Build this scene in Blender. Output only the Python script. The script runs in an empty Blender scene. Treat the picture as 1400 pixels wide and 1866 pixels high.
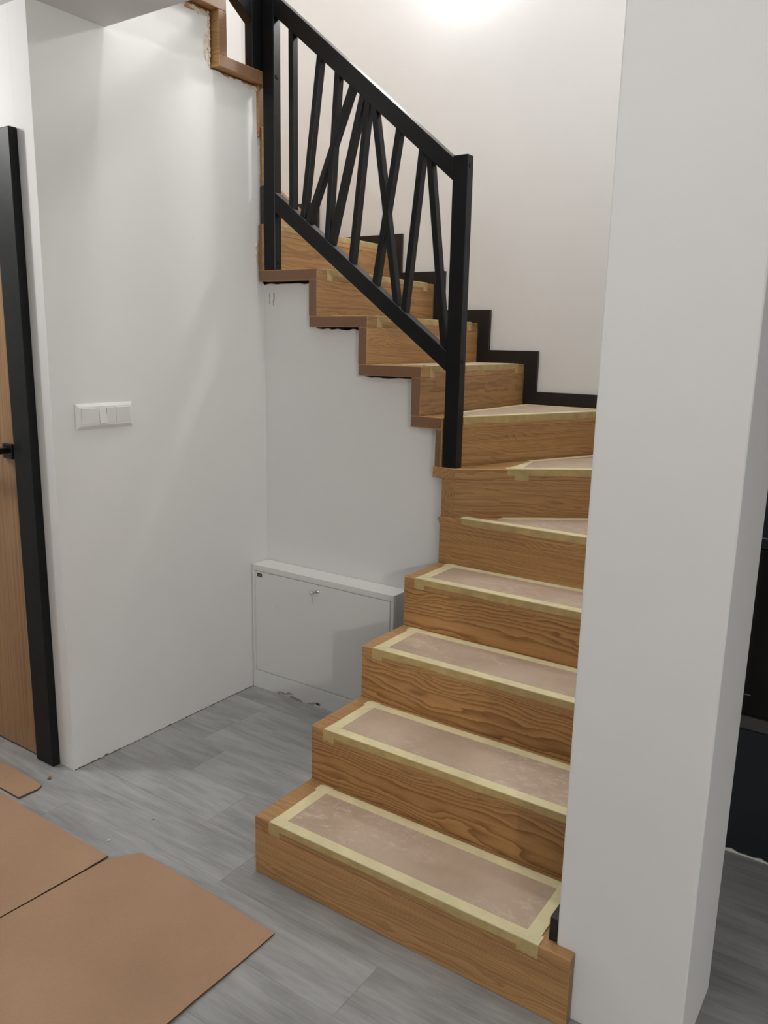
import bpy, bmesh, math, random
from mathutils import Vector, Matrix
random.seed(7)
S = bpy.context.scene
COL = S.collection

# ------------------------------------------------------------------ camera
F_PX, YAW, PIT, ROL = 1466.16, -0.5965, -0.2065, 0.0204
CAM = Vector((1.427, -1.487, 1.4774))
fw = Vector((math.sin(YAW)*math.cos(PIT), math.cos(YAW)*math.cos(PIT), math.sin(PIT)))
rt = Vector((math.cos(YAW), -math.sin(YAW), 0)); up = rt.cross(fw)
c, s = math.cos(ROL), math.sin(ROL)
r2, u2 = c*rt + s*up, -s*rt + c*up
cd = bpy.data.cameras.new('camera'); cam = bpy.data.objects.new('camera', cd); COL.objects.link(cam)
cam.matrix_world = Matrix(((r2.x, u2.x, -fw.x, CAM.x), (r2.y, u2.y, -fw.y, CAM.y), (r2.z, u2.z, -fw.z, CAM.z), (0, 0, 0, 1)))
cd.sensor_fit = 'VERTICAL'; cd.sensor_height = 24.0; cd.lens = 24.0*F_PX/1866.0
cd.clip_start = 0.02
S.camera = cam

# ------------------------------------------------------------------ world, exposure, lamps
w = bpy.data.worlds.new('world'); S.world = w; w.use_nodes = True
w.node_tree.nodes['Background'].inputs[0].default_value = (0.8, 0.85, 0.9, 1)
w.node_tree.nodes['Background'].inputs[1].default_value = 0.05
S.view_settings.view_transform = 'Standard'; S.view_settings.look = 'None'
S.view_settings.gamma = 1.0; S.view_settings.use_curve_mapping = False
S.view_settings.exposure = 0.20

def lamp(name, loc, watts, col, radius):
    d = bpy.data.lights.new(name, 'POINT'); d.energy = watts; d.color = col; d.shadow_soft_size = radius
    o = bpy.data.objects.new(name, d); COL.objects.link(o); o.location = loc
    return o
lamp('hall_lamp', (-1.75, -0.62, 2.33), 28, (1.0, 0.985, 0.965), 0.05)      # ceiling lamp left of the frame, by the door
lamp('kitchen_lamp', (4.2, -3.45, 2.25), 118, (1.0, 0.97, 0.93), 0.06)     # ceiling lamp far behind on the right
lamp('room_lamp', (0.9, -1.0, 2.33), 11.5, (1.0, 0.985, 0.96), 0.16)         # ceiling lamp behind the camera
lamp('stairwell_lamp', (-0.45, 1.803, 3.13), 8, (0.97, 0.985, 1.0), 0.03)  # round wall lamp above the frame: its rim glow ...
ad = bpy.data.lights.new('stairwell_lamp', 'AREA'); ad.shape = 'DISK'; ad.size = 0.16; ad.energy = 13; ad.color = (1.0, 0.985, 0.96)
ao = bpy.data.objects.new('stairwell_lamp', ad); COL.objects.link(ao); ao.location = (-0.45, 1.79, 3.13)   # ... and its face, turned to the stairs
ao.rotation_euler = (math.radians(-90), 0, 0)
lamp('upper_fill', (-0.15, 0.62, 4.60), 52, (1.0, 0.98, 0.955), 0.10)     # unseen fill light, added high up for ambient in the stairwell

# ------------------------------------------------------------------ materials
def mat(name):
    m = bpy.data.materials.new(name); m.use_nodes = True
    nt = m.node_tree; b = nt.nodes['Principled BSDF']
    return m, nt, b
def N(nt, t, **kw):
    n = nt.nodes.new(t)
    for k, v in kw.items(): setattr(n, k, v)
    return n
def ramp(nt, fac, stops):
    r = N(nt, 'ShaderNodeValToRGB'); nt.links.new(fac, r.inputs[0])
    e = r.color_ramp.elements
    while len(e) < len(stops): e.new(0.5)
    for i, (p, col) in enumerate(stops):
        e[i].position = p; e[i].color = (*col, 1)
    return r.outputs[0]
def mapping(nt, vec, scale=(1, 1, 1), loc=(0, 0, 0)):
    mp = N(nt, 'ShaderNodeMapping'); nt.links.new(vec, mp.inputs[0])
    mp.inputs['Scale'].default_value = scale; mp.inputs['Location'].default_value = loc
    return mp.outputs[0]
def noise(nt, vec, scale, detail=4, rough=0.55, dist=0.0):
    n = N(nt, 'ShaderNodeTexNoise'); nt.links.new(vec, n.inputs['Vector'])
    n.inputs['Scale'].default_value = scale; n.inputs['Detail'].default_value = detail
    n.inputs['Roughness'].default_value = rough; n.inputs['Distortion'].default_value = dist
    return n.outputs['Fac']
def mix(nt, fac, a, b, mode='MIX'):
    m = N(nt, 'ShaderNodeMix', data_type='RGBA', blend_type=mode)
    for sock, v in ((m.inputs[0], fac), (m.inputs[6], a), (m.inputs[7], b)):
        if isinstance(v, (int, float)): sock.default_value = v
        elif isinstance(v, tuple): sock.default_value = (*v, 1)
        else: nt.links.new(v, sock)
    return m.outputs[2]
def math_(nt, op, a, b=None):
    m = N(nt, 'ShaderNodeMath', operation=op)
    for i, v in enumerate((a, b)):
        if v is None: continue
        if isinstance(v, (int, float)): m.inputs[i].default_value = v
        else: nt.links.new(v, m.inputs[i])
    return m.outputs[0]
def bump(nt, b, h, strength, dist=0.002):
    n = N(nt, 'ShaderNodeBump'); n.inputs['Strength'].default_value = strength; n.inputs['Distance'].default_value = dist
    nt.links.new(h, n.inputs['Height']); nt.links.new(n.outputs[0], b.inputs['Normal'])
def objvec(nt, rnd=0.0):
    t = N(nt, 'ShaderNodeTexCoord').outputs['Object']
    if not rnd: return t
    i = N(nt, 'ShaderNodeObjectInfo').outputs['Random']
    cx = N(nt, 'ShaderNodeCombineXYZ')
    nt.links.new(math_(nt, 'MULTIPLY', i, rnd), cx.inputs[0])
    nt.links.new(math_(nt, 'MULTIPLY', i, rnd*1.7), cx.inputs[1])
    nt.links.new(math_(nt, 'MULTIPLY', i, rnd*0.6), cx.inputs[2])
    v = N(nt, 'ShaderNodeVectorMath', operation='ADD'); nt.links.new(t, v.inputs[0]); nt.links.new(cx.outputs[0], v.inputs[1])
    return v.outputs[0]
def simple(name, col, rough=0.5, metal=0.0, var=0.08, scale=6.0, bumps=0.0, bscale=200.0, spec=0.5):
    m, nt, b = mat(name)
    v = objvec(nt)
    f = noise(nt, v, scale)
    lo = tuple(x*(1-var) for x in col); hi = tuple(min(1, x*(1+var)) for x in col)
    nt.links.new(ramp(nt, f, [(0.3, lo), (0.7, hi)]), b.inputs['Base Color'])
    b.inputs['Roughness'].default_value = rough; b.inputs['Metallic'].default_value = metal
    b.inputs['Specular IOR Level'].default_value = spec
    if bumps: bump(nt, b, noise(nt, v, bscale, 3), bumps, 0.001)
    return m

M = {}
M['paint'] = simple('white_wall_paint', (0.80, 0.798, 0.79), 0.75, var=0.015, scale=2.5, bumps=0.12, bscale=260, spec=0.25)
M['ceiling'] = simple('white_ceiling_paint', (0.79, 0.785, 0.775), 0.85, var=0.015, scale=2.0, bumps=0.1, bscale=240, spec=0.2)
M['plaster'] = simple('torn_plaster', (0.72, 0.65, 0.52), 0.9, var=0.25, scale=70, bumps=0.6, bscale=160)
M['foam'] = simple('tan_mounting_foam', (0.48, 0.27, 0.11), 0.9, var=0.35, scale=60, bumps=0.6, bscale=150)
M['black'] = simple('black_painted_wood', (0.0045, 0.0045, 0.0052), 0.36, var=0.2, scale=30, bumps=0.06, bscale=300, spec=0.28)
M['skirt'] = simple('black_skirting_paint', (0.011, 0.010, 0.010), 0.42, var=0.2, scale=30)
M['frame_black'] = simple('black_door_frame_foil', (0.0075, 0.0085, 0.009), 0.5, var=0.25, scale=40, bumps=0.15, bscale=350, spec=0.22)
M['tape'] = simple('yellow_masking_tape', (0.69, 0.62, 0.37), 0.6, var=0.10, scale=14, bumps=0.4, bscale=500)
M['tape_thin'] = simple('masking_tape_showing_wood', (0.47, 0.355, 0.155), 0.55, var=0.18, scale=22, bumps=0.4, bscale=500)
M['cabinet'] = simple('white_powder_coated_steel', (0.80, 0.80, 0.785), 0.32, var=0.01, scale=3, bumps=0.05, bscale=500)
M['gap'] = simple('dark_joint', (0.03, 0.03, 0.03), 0.9)
M['chrome'] = simple('chrome', (0.75, 0.75, 0.75), 0.18, 1.0, var=0.03)
M['badge'] = simple('black_badge', (0.02, 0.017, 0.012), 0.35)
M['badge_mark'] = simple('pale_badge_print', (0.55, 0.53, 0.48), 0.4)
M['plastic'] = simple('white_switch_plastic', (0.80, 0.80, 0.785), 0.28, var=0.01)
M['navy'] = simple('dark_navy_front', (0.012, 0.017, 0.021), 0.55, var=0.1, spec=0.3)
M['glass'] = simple('black_oven_glass', (0.008, 0.007, 0.006), 0.08, var=0.2)
M['trimgrey'] = simple('dark_grey_trim', (0.055, 0.052, 0.050), 0.45)
M['greyline'] = simple('grey_metal_edge', (0.16, 0.17, 0.175), 0.4)
M['scuff'] = simple('grey_scuff', (0.42, 0.39, 0.34), 0.9, var=0.4, scale=90)
M['grime'] = simple('floor_joint_grime', (0.16, 0.14, 0.11), 0.9, var=0.5, scale=60)
M['crumb'] = simple('wood_crumb', (0.30, 0.17, 0.09), 0.9)
M['whitecrumb'] = simple('plaster_crumb', (0.72, 0.70, 0.66), 0.9)
M['brown_dirty'] = simple('dirty_black_offcut', (0.035, 0.026, 0.022), 0.7, var=0.7, scale=55)

def wood(name, light, dark, ring=36.0, fine=0.35, straight=0.55, warp_=0.16, rough=0.42, endcol=(0.23, 0.125, 0.065)):
    m, nt, b = mat(name)
    v = objvec(nt, 0.11)
    tc = N(nt, 'ShaderNodeTexCoord').outputs['Object']
    v2 = objvec(nt, 9.0)
    # growth rings about an axis that runs almost along the board
    warp = noise(nt, mapping(nt, v2, (1.6, 5.0, 5.0)), 1.0, 3, 0.5)
    warp = math_(nt, 'MULTIPLY', math_(nt, 'SUBTRACT', warp, 0.5), warp_)
    warpf = noise(nt, mapping(nt, v2, (7.0, 40.0, 40.0)), 1.0, 3, 0.6)
    warpf = math_(nt, 'MULTIPLY', math_(nt, 'SUBTRACT', warpf, 0.5), 0.012)
    sp = N(nt, 'ShaderNodeSeparateXYZ'); nt.links.new(v, sp.inputs[0])
    dy = math_(nt, 'SUBTRACT', sp.outputs[1], 0.12); dz = math_(nt, 'SUBTRACT', sp.outputs[2], 0.10)
    dz = math_(nt, 'ADD', dz, math_(nt, 'MULTIPLY', sp.outputs[0], 0.035))
    dz = math_(nt, 'ADD', dz, warp)
    r = math_(nt, 'SQRT', math_(nt, 'ADD', math_(nt, 'MULTIPLY', dy, dy), math_(nt, 'MULTIPLY', dz, dz)))
    r = math_(nt, 'ADD', r, warpf)
    ph = math_(nt, 'FRACT', math_(nt, 'MULTIPLY', r, 150.0*ring/36.0))
    rings = ramp(nt, ph, [(0.0, (0.95,)*3), (0.45, (0.72,)*3), (0.80, (0.22,)*3), (0.93, (0.10,)*3), (1.0, (0.95,)*3)])
    pores = noise(nt, mapping(nt, v2, (14.0, 420.0, 420.0)), 1.0, 3, 0.6)
    pores = ramp(nt, pores, [(0.36, (0.25,)*3), (0.55, (0.85,)*3)])
    tone = noise(nt, mapping(nt, v2, (1.0, 7.0, 7.0)), 1.0, 3, 0.5)
    lines = noise(nt, mapping(nt, v2, (2.2, 95.0, 95.0)), 1.0, 4, 0.6, 0.3)
    lines = ramp(nt, lines, [(0.30, (0.15,)*3), (0.66, (0.95,)*3)])
    f = mix(nt, straight, rings, lines)
    f = mix(nt, fine, f, pores, 'MULTIPLY')
    f = mix(nt, 0.25, f, tone)
    col = ramp(nt, f, [(0.12, dark), (0.62, tuple((a*2+d)/3 for a, d in zip(light, dark))), (0.92, light)])
    i = N(nt, 'ShaderNodeObjectInfo').outputs['Random']
    hs = N(nt, 'ShaderNodeHueSaturation'); nt.links.new(col, hs.inputs['Color'])
    nt.links.new(math_(nt, 'ADD', math_(nt, 'MULTIPLY', i, 0.22), 0.90), hs.inputs['Value'])
    col = hs.outputs[0]
    # sawn ends show the rings end on
    g = N(nt, 'ShaderNodeTexCoord').outputs['Normal']
    sn = N(nt, 'ShaderNodeSeparateXYZ'); nt.links.new(g, sn.inputs[0])
    isend = math_(nt, 'GREATER_THAN', math_(nt, 'ABSOLUTE', sn.outputs[0]), 0.8)
    er = mix(nt, ph, tuple(x*0.72 for x in endcol), endcol)
    col = mix(nt, isend, col, er)
    nt.links.new(col, b.inputs['Base Color'])
    b.inputs['Roughness'].default_value = rough; b.inputs['Specular IOR Level'].default_value = 0.4
    bump(nt, b, f, 0.12, 0.0006)
    return m
M['oak'] = wood('oak_stair_wood', (0.56, 0.325, 0.135), (0.205, 0.095, 0.034))
M['oak_flame'] = wood('oak_flame_grain', (0.53, 0.295, 0.115), (0.155, 0.064, 0.020), ring=22, straight=0.22, warp_=0.24)
M['door_oak'] = wood('oak_door_veneer', (0.40, 0.235, 0.112), (0.19, 0.098, 0.043), ring=10, fine=0.25, straight=0.75, endcol=(0.25, 0.14, 0.07))

def board_mat():
    m, nt, b = mat('dusty_protective_board')
    v = objvec(nt, 5.0)
    n1 = noise(nt, v, 5, 5, 0.6)
    base = ramp(nt, n1, [(0.3, (0.40, 0.295, 0.210)), (0.7, (0.50, 0.39, 0.295))])
    dust = noise(nt, mapping(nt, v, (1.0, 1.7, 1.0)), 30, 6, 0.7, 0.5)
    patch = noise(nt, v, 3.2, 2)
    d = math_(nt, 'MULTIPLY', ramp(nt, dust, [(0.50, (0,)*3), (0.66, (1,)*3)]), ramp(nt, patch, [(0.40, (0,)*3), (0.60, (1,)*3)]))
    nt.links.new(mix(nt, math_(nt, 'MULTIPLY', d, 0.62), base, (0.66, 0.56, 0.47)), b.inputs['Base Color'])
    b.inputs['Roughness'].default_value = 0.6
    return m
M['board'] = board_mat()
def kraft_mat():
    m, nt, b = mat('brown_cardboard')
    v = objvec(nt)
    n1 = noise(nt, v, 2.2, 4, 0.5)
    base = ramp(nt, n1, [(0.3, (0.385, 0.238, 0.145)), (0.7, (0.465, 0.30, 0.192))])
    fib = noise(nt, v, 160, 3)
    base = mix(nt, 0.12, base, ramp(nt, fib, [(0.3, (0.25, 0.14, 0.08)), (0.7, (0.5, 0.32, 0.2))]))
    spot = noise(nt, v, 17, 1)
    base = mix(nt, ramp(nt, spot, [(0.80, (0,)*3), (0.83, (1,)*3)]), base, (0.13, 0.06, 0.035))
    nt.links.new(base, b.inputs['Base Color']); b.inputs['Roughness'].default_value = 0.75
    b.inputs['Specular IOR Level'].default_value = 0.25
    bump(nt, b, fib, 0.15, 0.0005)
    return m
M['kraft'] = kraft_mat()
M['kraft_edge'] = simple('cardboard_edge_and_shade', (0.09, 0.045, 0.025), 0.9)  # cut edge, coloured darker to include the shadow under the lifted sheet
def plank_mat():
    m, nt, b = mat('grey_vinyl_plank')
    v = objvec(nt, 23.0)
    st = noise(nt, mapping(nt, v, (1.3, 11.0, 1.0)), 2.2, 6, 0.6, 0.6)
    cloud = noise(nt, mapping(nt, v, (2.0, 5.0, 1.0)), 1.6, 3, 0.5)
    fine = noise(nt, mapping(nt, v, (4.0, 160.0, 1.0)), 1.0, 3, 0.6)
    smudge = noise(nt, mapping(nt, v, (0.9, 4.0, 1.0)), 2.6, 5, 0.65, 1.4)
    f = mix(nt, 0.40, st, cloud); f = mix(nt, 0.35, f, smudge); f = mix(nt, 0.15, f, fine)
    col = ramp(nt, f, [(0.34, (0.18, 0.178, 0.173)), (0.47, (0.30, 0.302, 0.298)), (0.62, (0.43, 0.437, 0.435))])
    i = N(nt, 'ShaderNodeObjectInfo').outputs['Random']
    hs = N(nt, 'ShaderNodeHueSaturation'); nt.links.new(col, hs.inputs['Color'])
    nt.links.new(math_(nt, 'ADD', math_(nt, 'MULTIPLY', i, 0.09), 0.955), hs.inputs['Value'])
    nt.links.new(hs.outputs[0], b.inputs['Base Color'])
    b.inputs['Roughness'].default_value = 0.42; b.inputs['Specular IOR Level'].default_value = 0.4
    bump(nt, b, fine, 0.08, 0.0005)
    return m
M['plank'] = plank_mat()
M['subfloor'] = simple('dark_floor_joint', (0.055, 0.055, 0.053), 0.9)

# ------------------------------------------------------------------ helpers
WL = {}
def link(name, me, m, parent=None, loc=(0, 0, 0), rz=0.0):
    me.materials.append(M[m]) if isinstance(m, str) else None
    o = bpy.data.objects.new(name, me); COL.objects.link(o)
    loc = Vector(loc); WL[o] = loc
    if parent is not None:
        o.parent = parent; o.location = loc - WL[parent]
    else: o.location = loc
    o.rotation_euler[2] = rz
    return o
def finish(bm, name, bev=0.0, seg=1, smooth=False):
    bmesh.ops.recalc_face_normals(bm, faces=bm.faces)
    if bev:
        ed = [e for e in bm.edges if len(e.link_faces) == 2 and e.calc_face_angle(0) > 0.3]
        bmesh.ops.bevel(bm, geom=ed, offset=bev, segments=seg, affect='EDGES', profile=0.6, clamp_overlap=True)
    me = bpy.data.meshes.new(name); bm.to_mesh(me); bm.free()
    if smooth:
        for p in me.polygons: p.use_smooth = True
    return me
def prism(bm, pts, a, b, axis='z'):
    def P(u, v, t):
        return {'z': (u, v, t), 'y': (u, t, v), 'x': (t, u, v)}[axis]
    lo = [bm.verts.new(P(u, v, a)) for u, v in pts]; hi = [bm.verts.new(P(u, v, b)) for u, v in pts]
    n = len(pts)
    bm.faces.new(lo[::-1]); bm.faces.new(hi)
    for i in range(n): bm.faces.new((lo[i], lo[(i+1) % n], hi[(i+1) % n], hi[i]))
def boxbm(bm, x0, x1, y0, y1, z0, z1):
    prism(bm, [(x0, y0), (x1, y0), (x1, y1), (x0, y1)], z0, z1)
def empty(name, loc, label=None, cat=None, group=None, kind=None):
    o = bpy.data.objects.new(name, None); COL.objects.link(o); o.location = loc; WL[o] = Vector(loc)
    o.empty_display_size = 0.1
    tag(o, label, cat, group, kind)
    return o
def tag(o, label=None, cat=None, group=None, kind=None):
    for k, v in (('label', label), ('category', cat), ('group', group), ('kind', kind)):
        if v: o[k] = v
    return o
def box(name, m, x0, x1, y0, y1, z0, z1, parent=None, bev=0.0, seg=1):
    """axis-aligned box in world metres; origin at its low corner centre"""
    cx, cy = (x0+x1)/2, (y0+y1)/2
    bm = bmesh.new(); boxbm(bm, x0-cx, x1-cx, y0-cy, y1-cy, 0, z1-z0)
    return link(name, finish(bm, name, bev, seg), m, parent, (cx, cy, z0))
def poly(name, m, pts, a, b, axis='z', parent=None, bev=0.0, loc=(0, 0, 0)):
    bm = bmesh.new(); prism(bm, pts, a, b, axis)
    me = finish(bm, name, bev)
    L = Vector(loc)
    for v in me.vertices: v.co -= L
    return link(name, me, m, parent, loc)
def board(name, pts, z0, z1, ang, parent, m='oak', bev=0.0018):
    """wooden board of plan outline pts; its local X runs along the grain (ang)"""
    ca, sa = math.cos(ang), math.sin(ang)
    ox, oy = pts[0]
    loc = [((x-ox)*ca + (y-oy)*sa, -(x-ox)*sa + (y-oy)*ca) for x, y in pts]
    bm = bmesh.new(); prism(bm, loc, 0, z1-z0)
    return link(name, finish(bm, name, bev), m, parent, (ox, oy, z0), ang)
def rect(x0, x1, y0, y1): return [(x0, y0), (x1, y0), (x1, y1), (x0, y1)]
def struct(o): o['kind'] = 'structure'; return o
def cyl(name, m, p0, p1, r, parent=None, n=20, bev=0.0):
    p0, p1 = Vector(p0), Vector(p1); d = (p1-p0); L = d.length
    bm = bmesh.new()
    bmesh.ops.create_cone(bm, cap_ends=True, segments=n, radius1=r, radius2=r, depth=L)
    q = Vector((0, 0, 1)).rotation_difference(d.normalized())
    bmesh.ops.transform(bm, matrix=Matrix.Translation(d/2) @ q.to_matrix().to_4x4(), verts=bm.verts)
    return link(name, finish(bm, name, bev), m, parent, p0)

# ------------------------------------------------------------------ measures
H = 0.175; T = 0.04
XL, XP0, XP1 = -0.883, 0.884, 1.163          # wall under the top flight, pier left and right
YB = 1.848                                    # back wall of the stairwell
Y0 = 0.972                                    # ends of the upper treads
YW = 1.022                                    # wall under the upper flight
CEIL = 2.43
Y1, Y2, Y3, Y4, Y5 = 0.0, 0.2484, 0.5028, 0.7459, 0.972
X8, X9, X10, X11 = -0.096, -0.334, -0.5715, -0.81
Z = {k: k*H for k in range(0, 12)}
Z.update({12: 2.105, 13: 2.29, 14: 2.475, 15: 2.66, 16: 2.84})
# ------------------------------------------------------------------ room
floor = empty('floor', (0, 0, 0), kind='structure')
box('subfloor', 'subfloor', -3.0, 6.0, -5.0, 2.0, -0.10, -0.006, floor)
PW, PL = 0.18, 1.22
def plank_mesh(L):
    e = 0.0009; d = 0.0008
    bm = bmesh.new()
    g = 0.0001
    out = [(g, g), (L-g, g), (L-g, PW-g), (g, PW-g)]; inn = [(e, e), (L-e, e), (L-e, PW-e), (e, PW-e)]
    a = [bm.verts.new((x, y, -0.006)) for x, y in out]; b_ = [bm.verts.new((x, y, -d)) for x, y in out]; t = [bm.verts.new((x, y, 0)) for x, y in inn]
    bm.faces.new(t)
    for i in range(4):
        j = (i+1) % 4
        bm.faces.new((a[i], a[j], b_[j], b_[i])); bm.faces.new((b_[i], b_[j], t[j], t[i]))
    bm.faces.new(a[::-1])
    me = finish(bm, 'plank'); me.materials.append(M['plank']); return me
PM = {}
known = {-1: -0.73, 0: -0.05, 2: -0.567}
for row in range(-13, 11):
    y = -0.09 + PW*row
    off = known.get(row, -0.3 + 0.41*((row*3) % 7))
    k0 = math.floor((-2.9 - off)/PL)
    x = off + k0*PL
    while x < 3.6:
        a, b_ = max(x, -2.95), min(x+PL, 3.6)
        x += PL
        L = round(b_-a, 3)
        if L < 0.1: continue
        if a > 1.9 and y < -0.6: continue
        if L not in PM: PM[L] = plank_mesh(L)
        o = bpy.data.objects.new('plank', PM[L]); COL.objects.link(o); o.parent = floor; o.location = (a, y, 0)
ceiling = empty('ceiling', (0, 0, CEIL), kind='structure')
box('ceiling_slab', 'ceiling', -3.0, 6.0, -5.0, 0.30, CEIL, 2.68, ceiling)
box('ceiling_slab', 'ceiling', 1.002, 6.0, 0.302, 2.0, CEIL, 2.68, ceiling)
box('stairwell_ceiling', 'ceiling', -2.0, 1.1, -0.9, 2.0, 4.9, 5.0, ceiling)
struct(box('wall_rear', 'paint', -3.1, 6.1, -5.1, -5.0, 0, CEIL))
struct(box('wall_kitchen', 'paint', 6.0, 6.1, -5.0, 2.0, 0, CEIL))
struct(box('wall_hall', 'paint', -3.1, -3.0, -5.0, 0.13, 0, CEIL))
struct(box('wall_back', 'paint', -2.0, 0.88, YB, 1.95, 0, 4.9))
struct(box('wall_right', 'paint', 0.884, 1.0, 0.312, 1.95, 0, 4.9))
struct(box('wall_beyond', 'paint', 1.002, 6.0, 1.60, 1.70, 0, CEIL))
struct(box('wall_stairwell', 'paint', -1.90, -1.79, 0.14, YB, 0, 4.9))
struct(box('wall_landing', 'paint', -2.0, 1.1, -1.0, -0.9, 2.68, 4.9))
pier = struct(box('wall_pier', 'paint', XP0, XP1, 0.032, 0.310, 0, CEIL, None, 0.007, 3))
# wall with the door (a doorway is left open in it for the door)
DX0, DX1, DZ = -1.90, -1.06, 2.01
poly('wall_door', 'paint', [(-3.0, 0), (DX0, 0), (DX0, DZ), (DX1, DZ), (DX1, 0), (XL-0.0905, 0), (XL-0.0905, CEIL), (-3.0, CEIL)], 0.030, 0.13, 'y', loc=(-2, 0.03, 0))
struct(bpy.data.objects['wall_door'])
rnd = random.Random(3)
def ragged(p, q, n, amp):
    """points from p to q with a torn edge"""
    out = []
    for i in range(n):
        t = i/n
        out.append((p[0]+(q[0]-p[0])*t + rnd.uniform(-amp, amp), p[1]+(q[1]-p[1])*t + rnd.uniform(-amp, amp)))
    return out
# wall under the top flight (switches), its upper edge cut to the steps
pts = [(0.030, 0), (YW+0.07, 0), (YW+0.07, 1.70), (YW-0.004, 1.70)]
pts += ragged((YW-0.006, 1.705), (YW-0.012, 2.42), 26, 0.004)
pts += ragged((YW-0.012, 2.425), (0.757, 2.427), 16, 0.004)
pts += ragged((0.748, 2.43), (0.748, 2.605), 16, 0.005)
pts += ragged((0.745, 2.608), (0.51, 2.61), 10, 0.004)
pts += [(0.50, 2.61), (0.50, 2.79), (0.305, 2.79), (0.305, 2.43), (0.030, 2.43)]
struct(poly('wall_left', 'paint', pts, XL-0.09, XL, 'x', loc=(XL, 0.5, 0)))
poly('foam_edge', 'foam', [(1.0, 2.1), (YW-0.003, 2.1), (YW-0.003, 2.432), (0.75, 2.432), (0.752, 2.618), (0.52, 2.618), (0.52, 2.595), (0.725, 2.595), (0.725, 2.41), (0.995, 2.41)], XL-0.05, XL-0.006, 'x', parent=bpy.data.objects['wall_left'], loc=(XL, 0.8, 2.1))
wl = bpy.data.objects['wall_left']
def chip(y, z, w, h, n=9, m='plaster', t=0.004, name='torn_plaster'):
    q = []
    for i in range(n):
        a = 2*math.pi*i/n; k = rnd.uniform(0.65, 1.15)
        q.append((y + w*math.cos(a)*k, z + h*math.sin(a)*k))
    poly(name, m, q, XL-0.002, XL+t, 'x', wl, 0.0008, (XL, y, z))
for i in range(13):          # broken plaster along the cut-outs for the steps
    chip(0.742 + rnd.uniform(-0.004, 0.003), 2.445 + 0.0135*i, rnd.uniform(0.004, 0.008), rnd.uniform(0.006, 0.012))
chip(0.726, 2.49, 0.010, 0.045, 12, t=0.002)
for i in range(7): chip(0.66 + 0.013*i, 2.603 + rnd.uniform(-0.004, 0.003), rnd.uniform(0.007, 0.012), rnd.uniform(0.005, 0.010))
chip(0.655, 2.60, 0.022, 0.008, 12, 'foam', 0.003)
for i in range(16): chip(1.008 + rnd.uniform(-0.005, 0.004), 2.12 + 0.019*i, rnd.uniform(0.005, 0.010), rnd.uniform(0.007, 0.013))
for i in range(5): chip(1.012, 2.15 + 0.055*i, 0.006, 0.02, 10, 'foam', 0.006)
for i in range(5): chip(0.93 + 0.017*i, 2.418 + rnd.uniform(-0.003, 0.003), rnd.uniform(0.007, 0.012), rnd.uniform(0.004, 0.009))
chip(0.978, 1.82, 0.010, 0.05, 12, t=0.003); chip(0.988, 1.80, 0.007, 0.035, 12, 'foam', 0.005)
for y, z, r in ((0.645, 1.838, 0.0022), (0.232, 0.345, 0.002)):
    chip(y, z, r, r*1.3, 7, 'scuff', 0.0006, 'wall_speck')
# grime in the joint between wall and floor
q = [(0.032, 0.0002)] + [(0.032 + 0.0089*i, 0.0016 + (rnd.random()**3)*0.003 + (0.004 if i < 16 else 0)*rnd.random()) for i in range(100)] + [(0.921, 0.0002)]
poly('grime_line', 'grime', q, XL+0.0003, XL+0.0012, 'x', wl, 0, (XL, 0.5, 0))
# wall under the upper flight
pts = [(XL, 0), (0.0, 0), (0.0, 1.008), (-0.034, 1.008), (-0.034, 1.18), (X8-0.043, 1.18)]
pts += ragged((X8-0.043, 1.35), (X9-0.04, 1.352), 9, 0.003) + [(X9-0.043, 1.355)]
pts += ragged((X9-0.043, 1.525), (X10-0.04, 1.527), 9, 0.003) + [(X10-0.043, 1.53)]
pts += ragged((X10-0.043, 1.70), (XL+0.005, 1.702), 9, 0.003) + [(XL, 1.70)]
struct(poly('wall_understair', 'paint', pts, YW, YW+0.07, 'y', loc=(-0.4, YW, 0)))
for (u, v, du, dv) in ((-0.856, 1.655, 0.0022, 0.011), (-0.856, 1.632, 0.0022, 0.010), (-0.833, 1.652, 0.0035, 0.016), (-0.836, 1.628, 0.0025, 0.010)):
    box('scuff_mark', 'scuff', u-du, u+du, YW-0.0007, YW+0.001, v-dv, v+dv, bpy.data.objects['wall_understair'])

# stepped black skirting on the back wall
lo = [(0.882, 1.052), (0.36, 1.052), (0.36, Z[7]), (X8+0.001, Z[7]), (X8+0.001, Z[8]), (X9+0.001, Z[8]), (X9+0.001, Z[9]), (X10+0.001, Z[9]), (X10+0.001, Z[10]),
      (X11+0.001, Z[10]), (X11+0.001, Z[11]), (-1.325, Z[11]), (-1.325, Z[12]), (-1.785, Z[12])]
hi = [(-1.785, 2.163), (-1.265, 2.163), (-1.265, 1.985), (-0.757, 1.985), (-0.757, 1.808), (-0.516, 1.808), (-0.516, 1.634), (-0.275, 1.634), (-0.275, 1.458),
      (-0.034, 1.458), (-0.034, 1.283), (0.425, 1.283), (0.425, 1.11), (0.882, 1.11)]
struct(poly('baseboard_back', 'skirt', lo+hi, 1.831, YB-0.001, 'y', bev=0.001, loc=(-0.4, 1.84, 1.05)))
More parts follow.
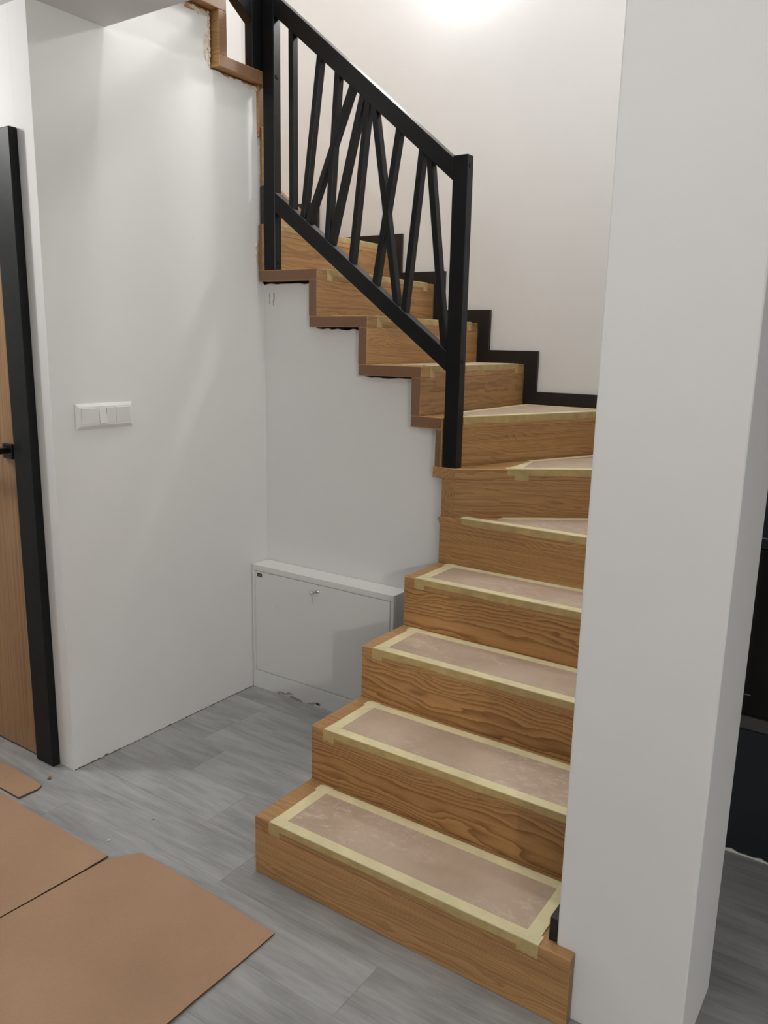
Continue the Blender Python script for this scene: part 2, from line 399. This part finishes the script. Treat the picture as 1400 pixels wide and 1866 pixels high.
# stepped skirting along the pier side
lo = [(0.033, Z[1]), (Y2-0.001, Z[1]), (Y2-0.001, Z[2]), (Y3-0.001, Z[2]), (Y3-0.001, Z[3]), (Y4-0.001, Z[3]), (Y4-0.001, Z[4]), (Y5-0.001, Z[4]), (Y5-0.001, Z[5]), (1.60, Z[5])]
hi = [(1.60, Z[5]+0.058), (Y5-0.06, Z[5]+0.058), (Y5-0.06, Z[4]+0.058), (Y4-0.06, Z[4]+0.058), (Y4-0.06, Z[3]+0.058), (Y3-0.06, Z[3]+0.058), (Y3-0.06, Z[2]+0.058), (Y2-0.06, Z[2]+0.058), (Y2-0.06, Z[1]+0.058), (0.033, Z[1]+0.058)]
struct(poly('baseboard_right', 'skirt', lo+hi, 0.865, 0.883, 'x', bev=0.001, loc=(0.874, 0.1, 0.2)))

# ------------------------------------------------------------------ door
door = empty('door_1', (-1.48, 0.03, 0), kind='structure')
def casing(x0, x1, z0, z1): return box('door_frame', 'frame_black', x0, x1, 0.0, 0.0295, z0, z1, door, 0.003)
casing(-1.062, -0.962, 0, 2.09); casing(-1.998, -1.898, 0, 2.09); casing(-1.898, -1.062, 1.992, 2.09)
lf = box('door_leaf', 'door_oak', 0, 1.985, 0, 0.04, 0, 0.83)     # built lying so that the grain runs along the leaf
bpy.data.objects.remove(lf)
bm = bmesh.new(); boxbm(bm, 0, 1.982, -0.415, 0.415, -0.02, 0.02)
leaf = link('door_leaf', finish(bm, 'door_leaf', 0.0015), 'door_oak', door, (-1.48, 0.034, 0.006))
leaf.rotation_euler = (math.radians(90), math.radians(-90), 0)
leaf.rotation_euler = Matrix(((0, 1, 0), (0, 0, 1), (1, 0, 0))).to_euler()
box('rosette', 'black', -1.134, -1.080, 0.004, 0.0135, 1.076, 1.127, door, 0.002)
hd = box('lever_handle', 'black', -1.118, -1.098, -0.045, 0.0045, 1.094, 1.114, door, 0.003)
hb = box('lever_handle', 'black', -1.235, -1.098, -0.058, -0.040, 1.094, 1.114, door, 0.003)

# ------------------------------------------------------------------ staircase
st = empty('staircase', (0.44, 0.5, 0), 'winding oak staircase with boxed treads and risers, climbing behind the black railing', 'staircase')
XR = 0.883; B_ = 1.829
def riser(pts, k, ang): return board('riser', pts, Z[k-1], Z[k]-T, ang, st, 'oak_flame' if k in (2, 3, 4) else 'oak')
def tread(pts, k, ang): return board('tread', pts, Z[k]-T, Z[k], ang, st)
R1 = 0.03
riser(rect(0, 0.93, Y1, Y1+R1), 1, 0)
tread([(0, 0), (0.93, 0), (0.93, 0.031), (XR, 0.031), (XR, Y2+R1), (0, Y2+R1)], 1, 0)
for k, (a, b_) in enumerate(((Y2, Y3), (Y3, Y4), (Y4, Y5)), 2):
    riser(rect(0, XR, a, a+R1), k, 0)
    tread(rect(0, XR, a, b_+R1), k, 0)
A6 = math.atan2(0.29, 0.374); A7 = math.atan2(0.693, 0.282)
y6 = lambda x: Y0 + (x-0.058)*math.tan(A6)
x7 = lambda y: 0.014 + (y-Y0)/math.tan(A7)
riser(rect(0, XR, Y5, Y5+R1), 5, 0)
tread([(0, Y5), (XR, Y5), (XR, y6(XR)+0.04), (0.05, 1.018), (0, 1.018)], 5, 0)
riser([(0.004, Y0), (0.058, Y0), (XR, y6(XR)), (XR, y6(XR)+0.04), (0.025, 0.99), (0.004, 0.985)], 6, A6)
tread([(-0.036, Y0), (0.058, Y0), (XR, y6(XR)), (XR, B_), (x7(B_)-0.03, B_), (-0.002, 1.02), (-0.036, 1.02)], 6, A6)
riser([(-0.03, Y0), (-0.003, Y0), (-0.003, 1.02), (x7(1.02), 1.02), (x7(B_), B_), (x7(B_)-0.043, B_)], 7, A7)
tread([(X8-0.039, Y0), (-0.003, Y0), (-0.003, 1.02), (x7(1.02), 1.02), (x7(B_), B_), (X8-0.039, B_)], 7, A7)
Q = math.pi/2
riser(rect(X8-T, X8, Y0, B_), 8, Q); tread(rect(X9-0.038, X8, Y0, B_), 8, Q)
riser(rect(X9-T, X9, Y0, B_), 9, Q); tread(rect(X10-0.038, X9, Y0, B_), 9, Q)
riser(rect(X10-T, X10, Y0, B_), 10, Q); tread([(-0.868, Y0), (X10, Y0), (X10, B_), (-0.868, B_)], 10, Q)
riser(rect(X11-T, X11, 1.021, B_), 11, Q)
board('riser_end', rect(-0.868, -0.8455, Y0, 1.02), Z[10], Z[11], Q, st)
board('riser_end', rect(-0.8745, -0.862, 0.992, 1.0205), 2.07, 2.284, Q, st)
box('offcut', 'brown_dirty', -0.872, -0.8455, 0.988, 1.02, Z[11], 2.068, st, 0.001)
tread([(-0.868, 1.021), (X11, 1.021), (X11, B_), (-1.36, B_)], 11, Q)
A12 = math.atan2(0.809, -0.465)
board('riser', [(-0.862, 1.021), (-1.325, B_), (-1.365, B_), (-0.90, 1.021)], Z[11], Z[12]-T, A12, st)
tread([(-0.862, 1.021), (-1.325, B_), (-1.785, B_), (-1.785, 1.44), (-0.90, 1.021)], 12, A12)
A13 = math.atan2(0.42, -0.9)
board('riser', [(-0.862, 1.021), (-1.785, 1.45), (-1.785, 1.405), (-0.90, 1.021)], Z[12], Z[13]-T, A13, st)
X3 = -0.8455
XE = -0.870
tread([(XE, 1.021), (-1.785, 1.45), (-1.785, 0.985), (XE, 0.985)], 13, math.pi)
riser([(XE, 0.985), (XE, 1.019), (-1.785, 1.019), (-1.785, 0.985)], 14, math.pi)
tread(rect(-1.785, X3, 0.758, 1.019), 14, 0)
riser(rect(-1.785, X3, 0.758, 0.797), 15, 0)
tread(rect(-1.785, X3, 0.51, 0.797), 15, 0)
riser(rect(-1.785, X3, 0.51, 0.548), 16, 0)
tread(rect(-1.785, X3, 0.302, 0.548), 16, 0)

# ------------------------------------------------------------------ railing of the upper flight
rl = empty('stair_railing', (-0.4, 0.998, 1.05), 'black wooden railing with crossed slanting balusters between two posts on the upper flight', 'railing')
PY0, PY1 = 0.978, 1.018
P2X0, P2X1 = -0.843, -0.787
def bar(name, p, parent, y0, y1, bev=0.0015, m='black'):
    cx = sum(q[0] for q in p)/len(p); cz = min(q[1] for q in p)
    return poly(name, m, p, y0, y1, 'y', parent, bev, (cx, (y0+y1)/2, cz))
p1 = box('post', 'black', 0.0, 0.056, PY0, PY1, Z[6], 2.089, rl, 0.002)
p2 = box('post', 'black', P2X0, P2X1, PY0, PY1, Z[10], 2.86, rl, 0.002)
ht = lambda x: 2.087 - 0.8205*(x+0.002)       # top and bottom edges of the handrail, top and bottom of the low rail
hb_ = lambda x: 2.013 - 0.8180*x
lt = lambda x: 1.456 - 0.7415*x
lb = lambda x: 1.387 - 0.7370*x
bar('handrail', [(P2X1, hb_(P2X1)), (-0.0005, hb_(0)), (-0.0005, ht(0)), (P2X1, ht(P2X1))], rl, PY0, PY1)
bar('bottom_rail', [(P2X1, lb(P2X1)), (-0.0005, lb(0)), (-0.0005, lt(0)), (P2X1, lt(P2X1))], rl, PY0, PY1)
W_ = 0.0225
BAL = [(-0.719, -0.718), (-0.585, -0.663), (-0.504, -0.546), (-0.436, -0.636), (-0.391, -0.527),
       (-0.369, -0.432), (-0.344, -0.232), (-0.234, -0.324), (-0.139, -0.197), (-0.109, -0.029)]
for i, (xt, xb) in enumerate(BAL):
    # leaning bars, cut to the slopes of the two rails
    zt, zb = hb_(xt), lt(xb)
    k = (xt-xb)/(zt-zb)
    wx = W_*math.sqrt(1+k*k)
    def cut(x0, f):          # where the line through (x0 + offset) meets the edge f
        a, b_ = xb + x0, zb
        x = a
        for _ in range(40): x = a + k*(f(x)-b_)
        return x
    xl, xr_ = cut(0, hb_), cut(wx, hb_); yl, yr = cut(0, lt), cut(wx, lt)
    d = 0.0006*(i % 3)
    bar('baluster', [(yl, lt(yl)), (yr, lt(yr)), (xr_, hb_(xr_)), (xl, hb_(xl))], rl, 0.983+d, 1.012+d, 0.0012)
for (z, par, x) in ((2.452, p2, P2X1), (1.778, p2, P2X1), (2.055, p1, 0.056), (1.42, p1, 0.056)):
    cyl('screw_cap', 'black', (x-0.0003, 0.998, z), (x+0.0024, 0.998, z), 0.0078, par, 16)

r3 = empty('stair_railing', (-0.866, 0.945, Z[14]), 'black wooden post and sloping handrail of the top flight, behind the tall post', 'railing')
box('post', 'black', -0.8855, -0.846, 0.928, 1.006, Z[14], 2.86, r3, 0.002)
zb3 = lambda y: 2.597 + 0.68*(0.947-y)
poly('handrail', 'black', [(0.9275, zb3(0.9275)+0.02), (0.32, zb3(0.32)), (0.32, zb3(0.32)+0.085), (0.9275, zb3(0.9275)+0.10)], -0.8855, -0.846, 'x', r3, 0.0015, (-0.866, 0.6, 2.6))

# ------------------------------------------------------------------ taped protective boards on the treads
def strip(name, m, pts, z0, z1, parent):
    ox, oy = pts[0]
    bm = bmesh.new(); prism(bm, [(x-ox, y-oy) for x, y in pts], 0, z1-z0)
    return link(name, finish(bm, name), m, parent, (ox, oy, z0))
BT = 0.0022; TT = 0.0028
def lerp(p, q, t): return (p[0]+(q[0]-p[0])*t, p[1]+(q[1]-p[1])*t)
def jag(p, q, n, amp, r=random.Random(11)):
    return [(p[0]+(q[0]-p[0])*i/n + r.uniform(-amp, amp), p[1]+(q[1]-p[1])*i/n + r.uniform(-amp, amp)) for i in range(1, n)]
def tape_flap(parent, p, q, z, drop, nrm, th=0.0006, torn=True, r=random.Random(5)):
    """tape folded down over the nosing between plan points p and q"""
    n = 8
    bm = bmesh.new()
    low = []
    L = math.hypot(q[0]-p[0], q[1]-p[1]); ux, uy = (q[0]-p[0])/L, (q[1]-p[1])/L
    prof = [(0, 0)] + [(L*i/n, -drop + (r.uniform(-0.0025, 0.0025) if torn else 0)) for i in range(n+1)] + [(L, 0)]
    f = [bm.verts.new((ux*s_+nrm[0]*th, uy*s_+nrm[1]*th, h)) for s_, h in prof]
    g = [bm.verts.new((ux*s_+nrm[0]*0.00005, uy*s_+nrm[1]*0.00005, h)) for s_, h in prof]
    bm.faces.new(f); bm.faces.new(g[::-1])
    for i in range(len(f)):
        j = (i+1) % len(f); bm.faces.new((f[i], g[i], g[j], f[j]))
    return link('masking_tape', finish(bm, 'masking_tape'), 'tape_thin', parent, (p[0], p[1], z+0.0004))
def cover(k, brd, strips, flaps, tabs, label):
    z = Z[k]
    cx = sum(p[0] for p in brd)/len(brd); cy = sum(p[1] for p in brd)/len(brd)
    o = empty('tread_cover', (cx, cy, z), label, 'protective cover', 'taped covers on the stair treads')
    strip('protective_board', 'board', brd, z+0.0003, z+BT, o)
    for s_ in strips: strip('masking_tape', 'tape', s_, z+0.0003, z+TT + 0.0002*strips.index(s_), o)
    for p, q, nrm, drop in flaps: tape_flap(o, p, q, z, drop, nrm)
    for p, q, nrm, drop in tabs: tape_flap(o, p, q, z, drop, nrm, 0.0013)
    return o
names = {1: 'lowest', 2: 'second lowest', 3: 'third', 4: 'fourth'}
LB = {1: 'brown protective board framed in yellow tape on the lowest step, nearest the floor',
      2: 'brown protective board with yellow tape border on the second step from the floor',
      3: 'dusty brown protective board with yellow tape border on the third step from the floor',
      4: 'short dusty board with yellow tape border on the fourth step, just above the cabinet top',
      5: 'wedge-shaped dusty board with yellow tape on the first winder step above the straight flight',
      6: 'wedge-shaped dusty board taped on the winder step that carries the railing post foot',
      7: 'narrow taped board on the uppermost winder step, just right of the railing post',
      8: 'taped board on the first step of the upper flight, seen edge-on beside the post',
      9: 'board with yellow tape on its edge on the second step of the upper flight',
      10: 'board with yellow tape on its edge on the third step of the upper flight',
      11: 'board with yellow tape on its edge on the top visible step, behind the balusters'}
for k, (a, b_, l, rr) in {1: (Y1, Y2, 0.095, 0.815), 2: (Y2, Y3, 0.089, 0.82), 3: (Y3, Y4, 0.083, 0.82), 4: (Y4, Y5, 0.084, 0.82)}.items():
    bk = {1: b_-0.045, 2: b_-0.05, 3: b_-0.042, 4: b_-0.032}[k]
    fr = a+0.031
    brd = rect(l-0.01, rr+0.01, fr-0.008, bk+0.01)
    xo = l-0.038
    ss = [rect(xo, rr+0.04, a-0.0005, fr), rect(xo-0.006, rr+0.035, bk, bk+0.030), rect(xo+0.002, l, a+0.012, bk+0.034), rect(rr, rr+0.034, a+0.010, bk+0.028)]
    n = (0, -1)
    cover(k, brd, ss, [((xo+0.004, a), (rr+0.04, a), n, 0.020)], [((xo-0.004, a), (xo+0.034, a), n, 0.036)] + ([((rr-0.012, a), (rr+0.040, a), n, 0.032)] if k == 1 else []), LB[k])
# winders
i6 = lambda x, d: y6(x) - d/math.cos(A6)
cover(5, [(0.20, 1.000), (0.84, 1.000), (0.84, i6(0.84, 0.03)), (0.24, i6(0.24, 0.03))],
      [rect(0.085, 0.86, Y5-0.0005, Y5+0.032), [(0.20, i6(0.20, 0.036)), (0.86, i6(0.86, 0.036)), (0.86, i6(0.86, 0.006)), (0.20, i6(0.20, 0.006))]],
      [((0.09, Y5), (0.86, Y5), (0, -1), 0.022)], [], LB[5])
d6 = (math.cos(A6), math.sin(A6)); n6 = (math.sin(A6), -math.cos(A6))
def on6(x, d): return (x - d*math.sin(A6), y6(x) + d*math.cos(A6))     # d metres behind the nosing
def on7(y, d): return (x7(y) + d*math.sin(A7), y - d*math.cos(A7))      # d metres in front of riser 7
cover(6, [on6(0.24, 0.025), on6(0.86, 0.025), (0.84, 1.79), (0.43, 1.79), on7(1.30, 0.03)],
      [[on6(0.20, -0.0004), on6(0.862, -0.0004), on6(0.862, 0.033), on6(0.205, 0.033)], [on6(0.21, 0.02), on6(0.25, 0.02), on7(1.33, 0.045), on7(1.36, 0.015)],
       [on7(1.33, 0.045), on7(1.80, 0.045), on7(1.80, 0.012), on7(1.33, 0.012)]],
      [(on6(0.205, 0), on6(0.862, 0), n6, 0.022)], [(on6(0.225, 0), on6(0.265, 0), n6, 0.040)], LB[6])
d7 = (math.cos(A7), math.sin(A7)); n7 = (math.sin(A7), -math.cos(A7))
def b7(y, d): return (x7(y) - d*math.sin(A7), y + d*math.cos(A7))
cover(7, [b7(1.10, 0.025), b7(1.78, 0.025), (X8+0.05, 1.79), (X8+0.05, 1.12)],
      [[b7(1.045, -0.0004), b7(1.80, -0.0004), b7(1.80, 0.033), b7(1.045, 0.033)], [(X8+0.02, 1.12), (X8+0.052, 1.12), (X8+0.052, 1.79), (X8+0.02, 1.79)],
       [b7(1.76, 0.03), b7(1.79, 0.03), (X8+0.03, 1.815), (X8+0.03, 1.785)]],
      [(b7(1.045, 0), b7(1.80, 0), n7, 0.024)], [], LB[7])
for k, xf, xb in ((8, X8, X9), (9, X9, X10), (10, X10, X11)):
    cover(k, rect(xb+0.035, xf-0.022, 1.06, 1.75), [rect(xf-0.032, xf+0.0005, 1.035, 1.77), rect(xb+0.02, xf-0.02, 1.035, 1.068), rect(xb+0.02, xf-0.02, 1.742, 1.77)],
          [((xf, 1.035), (xf, 1.775), (1, 0), 0.020)], [((xf, 1.032), (xf, 1.068), (1, 0), 0.042), ((xf, 1.736), (xf, 1.772), (1, 0), 0.036)], LB[k])
cover(11, [(X11-0.022, 1.07), (X11-0.022, 1.75), (-1.22, 1.75), (-0.93, 1.2)], [rect(X11-0.032, X11+0.0005, 1.035, 1.79)],
      [((X11, 1.035), (X11, 1.79), (1, 0), 0.020)], [], LB[11])
# scrap of tape sticking out at the end of the fifth step
bm = bmesh.new(); prism(bm, [(-0.026, 0.862), (0.0, 0.866), (-0.001, 0.792), (-0.008, 0.815), (-0.019, 0.845)], 1.000, 1.0015, 'y')
me = finish(bm, 'tape_scrap')
for v in me.vertices: v.co -= Vector((-0.001, 1.0, 0.80))
tag(link('tape_scrap', me, 'board', None, (-0.001, 1.0, 0.80)), 'torn brown paper scrap poking out at the left end of the fifth riser', 'scrap')

# ------------------------------------------------------------------ low steel cabinet
cb = empty('wall_cabinet', (-0.52, 0.972, 0), 'low white steel cabinet with keyed flap door, against the wall under the stairs', 'cabinet')
CX0, CX1, CY0, CY1, CZ = -0.880, -0.156, 0.922, 1.0205, 0.553
bm = bmesh.new()
boxbm(bm, CX0, CX1, CY0+0.012, CY1, 0.0, CZ)
me = finish(bm, 'body', 0.0025, 2)
for v in me.vertices: v.co -= Vector((-0.52, 0.972, 0))
link('body', me, 'cabinet', cb, (-0.52, 0.972, 0))
DXa, DXb, DZa, DZb = -0.862, -0.173, 0.083, 0.526
g = 0.0022
def cabpart(name, x0, x1, y0, y1, z0, z1, m='cabinet', bev=0.0012): return box(name, m, x0, x1, y0, y1, z0, z1, cb, bev)
cabpart('front_frame', CX0, CX1, CY0, CY0+0.012, DZb+g, CZ)
cabpart('front_frame', CX0, DXa-g, CY0, CY0+0.012, DZa-g, DZb+g)
cabpart('front_frame', DXb+g, CX1, CY0, CY0+0.012, DZa-g, DZb+g)
cabpart('plinth', CX0, CX1, CY0, CY0+0.012, 0.0, DZa-g)
fd = cabpart('flap_door', DXa, DXb, CY0+0.0005, CY0+0.0115, DZa, DZb)
box('badge', 'badge', -0.851, -0.823, CY0-0.001, CY0+0.0006, 0.5035, 0.5185, fd, 0.0006)
# unreadable pale squiggle on the badge
bm = bmesh.new(); pp = [(-0.848 + 0.0028*i, 0.5105 + (0.0016 if i % 2 else -0.0012)) for i in range(8)]
for (a, b_) in zip(pp, pp[1:]):
    prism(bm, [(a[0], a[1]-0.001), (b_[0], b_[1]-0.001), (b_[0], b_[1]+0.001), (a[0], a[1]+0.001)], CY0-0.0016, CY0-0.0009, 'y')
me = finish(bm, 'badge_lettering')
for v in me.vertices: v.co -= Vector((-0.837, CY0, 0.51))
link('badge_lettering', me, 'badge_mark', fd, (-0.837, CY0, 0.51))
cyl('lock', 'chrome', (-0.520, CY0+0.001, 0.500), (-0.520, CY0-0.010, 0.500), 0.0085, fd, 24, 0.001)
# key: blade into the lock, bow outside, with a spare dangling on a wire
bm = bmesh.new()
boxbm(bm, -0.001, 0.001, -0.028, -0.010, -0.003, 0.003)
bmesh.ops.create_cone(bm, cap_ends=True, segments=18, radius1=0.0095, radius2=0.0095, depth=0.002, matrix=Matrix.Translation((0, -0.034, 0)) @ Matrix.Rotation(Q, 4, 'Y'))
link('key', finish(bm, 'key'), 'chrome', fd, (-0.520, CY0, 0.500))
cyl('key_wire', 'chrome', (-0.520, CY0-0.034, 0.492), (-0.524, CY0-0.033, 0.452), 0.0008, fd, 8)
for (x, z, l) in ((-0.705, 0.012, 0.028), (-0.672, 0.02, 0.018), (-0.65, 0.007, 0.03), (-0.53, 0.012, 0.03), (-0.515, 0.016, 0.016), (-0.555, 0.006, 0.022), (-0.735, 0.008, 0.012), (-0.62, 0.004, 0.025)):
    q = [(x + l*math.cos(t)*rnd.uniform(.6, 1), z + 0.007*math.sin(t)*rnd.uniform(.4, 1)) for t in [i*math.pi/5 for i in range(10)]]
    poly('scuff_mark', 'scuff', q, CY0-0.0007, CY0+0.0006, 'y', cb, loc=(x, CY0, z))
poly('scratch', 'whitecrumb', [(-0.746, 0.394), (-0.742, 0.394), (-0.733, 0.380), (-0.737, 0.379)], CY0-0.0004, CY0+0.0006, 'y', fd, loc=(-0.74, CY0, 0.38))

# ------------------------------------------------------------------ light switch
sw = empty('light_switch', (XL, 0.2255, 1.181), 'white triple light switch on the plain wall right of the door', 'light switch')
x0 = XL
def swbox(name, y0, y1, z0, z1, xa, xb, tilt=0.0, par=sw):
    bm = bmesh.new()
    cy, cz = (y0+y1)/2, (z0+z1)/2
    boxbm(bm, xa, xb, y0-cy, y1-cy, z0-cz, z1-cz)
    for v in bm.verts:
        if v.co.x > xa + 1e-5: v.co.x += tilt*(v.co.z/((z1-z0)/2))
    return link(name, finish(bm, name, 0.0012, 2), 'plastic', par, (x0, cy, cz))
# frame with chamfered border
bm = bmesh.new()
a = [(0.113, 1.181), (0.338, 1.181), (0.338, 1.264), (0.113, 1.264)]; b_ = [(0.123, 1.191), (0.328, 1.191), (0.328, 1.254), (0.123, 1.254)]
va = [bm.verts.new((0.0005, y-0.2255, z-1.181)) for y, z in a]; vb = [bm.verts.new((0.004, y-0.2255, z-1.181)) for y, z in a]; vc = [bm.verts.new((0.010, y-0.2255, z-1.181)) for y, z in b_]
for i in range(4):
    j = (i+1) % 4; bm.faces.new((va[i], va[j], vb[j], vb[i])); bm.faces.new((vb[i], vb[j], vc[j], vc[i]))
bm.faces.new(vc); bm.faces.new(va[::-1])
link('frame', finish(bm, 'frame', 0.0008), 'plastic', sw, (XL, 0.2255, 1.181))
swbox('rocker', 0.131, 0.188, 1.1975, 1.2485, 0.0095, 0.0125, 0.0015)
swbox('rocker', 0.199, 0.2265, 1.1975, 1.2485, 0.0095, 0.0135, -0.0025)
swbox('rocker', 0.2275, 0.255, 1.1975, 1.2485, 0.0095, 0.0125, 0.002)
swbox('rocker', 0.266, 0.323, 1.1975, 1.2485, 0.0095, 0.0125, 0.0018)

# ------------------------------------------------------------------ cardboard on the floor
def sheet(name, outline, label, seed, lift=0.004, th=0.004, z=0.0015, curl=None):
    r = random.Random(seed); ph = [r.uniform(0, 6) for _ in range(4)]
    cx = sum(p[0] for p in outline)/len(outline); cy = sum(p[1] for p in outline)/len(outline)
    bm = bmesh.new()
    xs = [p[0] for p in outline]; ys = [p[1] for p in outline]
    f = bm.faces.new([bm.verts.new((x, y, 0)) for x, y in outline])
    bmesh.ops.triangulate(bm, faces=[f])
    n = 26
    for i in range(1, n):
        x = min(xs) + (max(xs)-min(xs))*i/n
        bmesh.ops.bisect_plane(bm, geom=bm.verts[:]+bm.edges[:]+bm.faces[:], plane_co=(x, 0, 0), plane_no=(1, 0, 0))
        y = min(ys) + (max(ys)-min(ys))*i/n
        bmesh.ops.bisect_plane(bm, geom=bm.verts[:]+bm.edges[:]+bm.faces[:], plane_co=(0, y, 0), plane_no=(0, 1, 0))
    for v in bm.verts:
        x, y = v.co.x, v.co.y
        v.co.z = lift*(0.5+0.5*math.sin(5*x+3*y+ph[0]))*(0.5+0.5*math.sin(-4*x+7*y+ph[1]))
        if curl: v.co.z += curl(x, y)
    bmesh.ops.solidify(bm, geom=bm.faces[:], thickness=th)
    zmin = min(v.co.z for v in bm.verts)
    for v in bm.verts: v.co.z -= zmin; v.co.x -= cx; v.co.y -= cy
    me = finish(bm, name, smooth=False)
    me.materials.append(M['kraft']); me.materials.append(M['kraft_edge'])
    for p in me.polygons:
        if abs(p.normal.z) < 0.5: p.material_index = 1
        p.use_smooth = False
    o = bpy.data.objects.new(name, me); COL.objects.link(o); o.location = (cx, cy, z); WL[o] = Vector((cx, cy, z))
    return tag(o, label, 'cardboard', 'cardboard sheets on the floor')
jr = random.Random(21)
def wob(p, q, n, amp): return [p] + [(p[0]+(q[0]-p[0])*i/n+jr.uniform(-amp, amp), p[1]+(q[1]-p[1])*i/n+jr.uniform(-amp, amp)) for i in range(1, n)]
shA = wob((0.214, -1.20), (0.214, -0.157), 8, 0.0015) + wob((0.214, -0.157), (-0.295, -0.136), 8, 0.0015) + [(-0.318, -0.141), (-0.345, -0.172), (-0.372, -0.205)] + wob((-0.378, -0.225), (-0.43, -1.20), 14, 0.0008)
sheet('cardboard_sheet', shA, 'large brown cardboard sheet on the floor, its corner pointing at the lowest step', 4, 0.006, 0.004, 0.001)
shB = wob((-0.385, -0.207), (-1.60, -0.196), 12, 0.002) + wob((-1.60, -0.2), (-1.60, -1.2), 6, 0.002) + wob((-1.60, -1.2), (-0.4345, -1.2), 6, 0.002) + wob((-0.4345, -1.2), (-0.3825, -0.225), 14, 0.0008)
sheet('cardboard_sheet', shB, 'brown cardboard sheet on the floor at the left edge, nearest the door', 9, 0.005, 0.004, 0.001)
shC = [(-0.873, -0.185), (-0.869, -0.118), (-0.880, -0.098), (-1.0, -0.092), (-1.5, -0.085), (-1.5, -0.19)]
sheet('cardboard_flap', shC, 'narrow cardboard flap sticking out beyond the larger sheet near the door', 14, 0.002, 0.005, 0.001)

# crumbs on the floor
def crumb(name, x, y, r, m, label):
    bm = bmesh.new(); bmesh.ops.create_icosphere(bm, subdivisions=1, radius=r)
    rr = random.Random(int(x*1000))
    for v in bm.verts: v.co *= rr.uniform(0.7, 1.2); v.co.z *= 0.45
    zm = min(v.co.z for v in bm.verts)
    for v in bm.verts: v.co.z -= zm
    tag(link(name, finish(bm, name), m, None, (x, y, 0.0002)), label, 'debris')
crumb('wood_chip', -0.905, -0.052, 0.009, 'crumb', 'small brown wood chip on the floor in front of the door frame')
crumb('plaster_crumb', -0.452, -0.155, 0.0045, 'whitecrumb', 'tiny white plaster crumb at the edge of the left cardboard sheet')
crumb('dark_crumb', -0.362, -0.192, 0.004, 'gap', 'tiny dark crumb where the two cardboard sheets meet')
crumb('dirt_speck', -0.43, -0.006, 0.0035, 'gap', 'tiny dark speck on the open grey floor')

# ------------------------------------------------------------------ dark built-in unit beyond the pier
kb = empty('kitchen_unit', (1.6, 1.2, 0), 'dark navy tall unit with a black built-in oven, behind the white pier', 'kitchen unit')
KX0, KX1, KY = 1.012, 1.66, 0.907
box('carcass', 'navy', KX0, KX1, KY+0.021, 1.58, 0.0, 2.15, kb)
box('drawer_front', 'navy', KX0, KX1, KY, KY+0.0205, 0.004, 0.398, kb, 0.0015)
box('oven_trim', 'trimgrey', KX0, KX1, KY-0.006, KY+0.0205, 0.402, 0.440, kb, 0.0015)
ov = box('oven_door', 'glass', KX0+0.004, KX1-0.004, KY-0.004, KY+0.0205, 0.446, 0.936, kb, 0.002)
box('oven_lettering', 'greyline', 1.078, 1.094, KY-0.0046, KY-0.0038, 0.505, 0.5075, ov)
box('control_panel', 'navy', KX0, KX1, KY-0.002, KY+0.0205, 0.939, 0.966, kb, 0.001)
box('metal_edge', 'greyline', KX0, KX1, KY-0.003, KY+0.0205, 0.967, 0.971, kb)
box('upper_door', 'navy', KX0, KX1, KY, KY+0.0205, 0.973, 2.148, kb, 0.0015)
q = [(KX0, 0.0005)] + [(KX0 + 0.02*i, 0.004 + (jr.random()**3)*0.012) for i in range(0, 30)] + [(KX0+0.58, 0.0005)]
poly('caulk_line', 'whitecrumb', q, KY-0.004, KY-0.0003, 'y', kb, loc=(KX0+0.3, KY, 0))
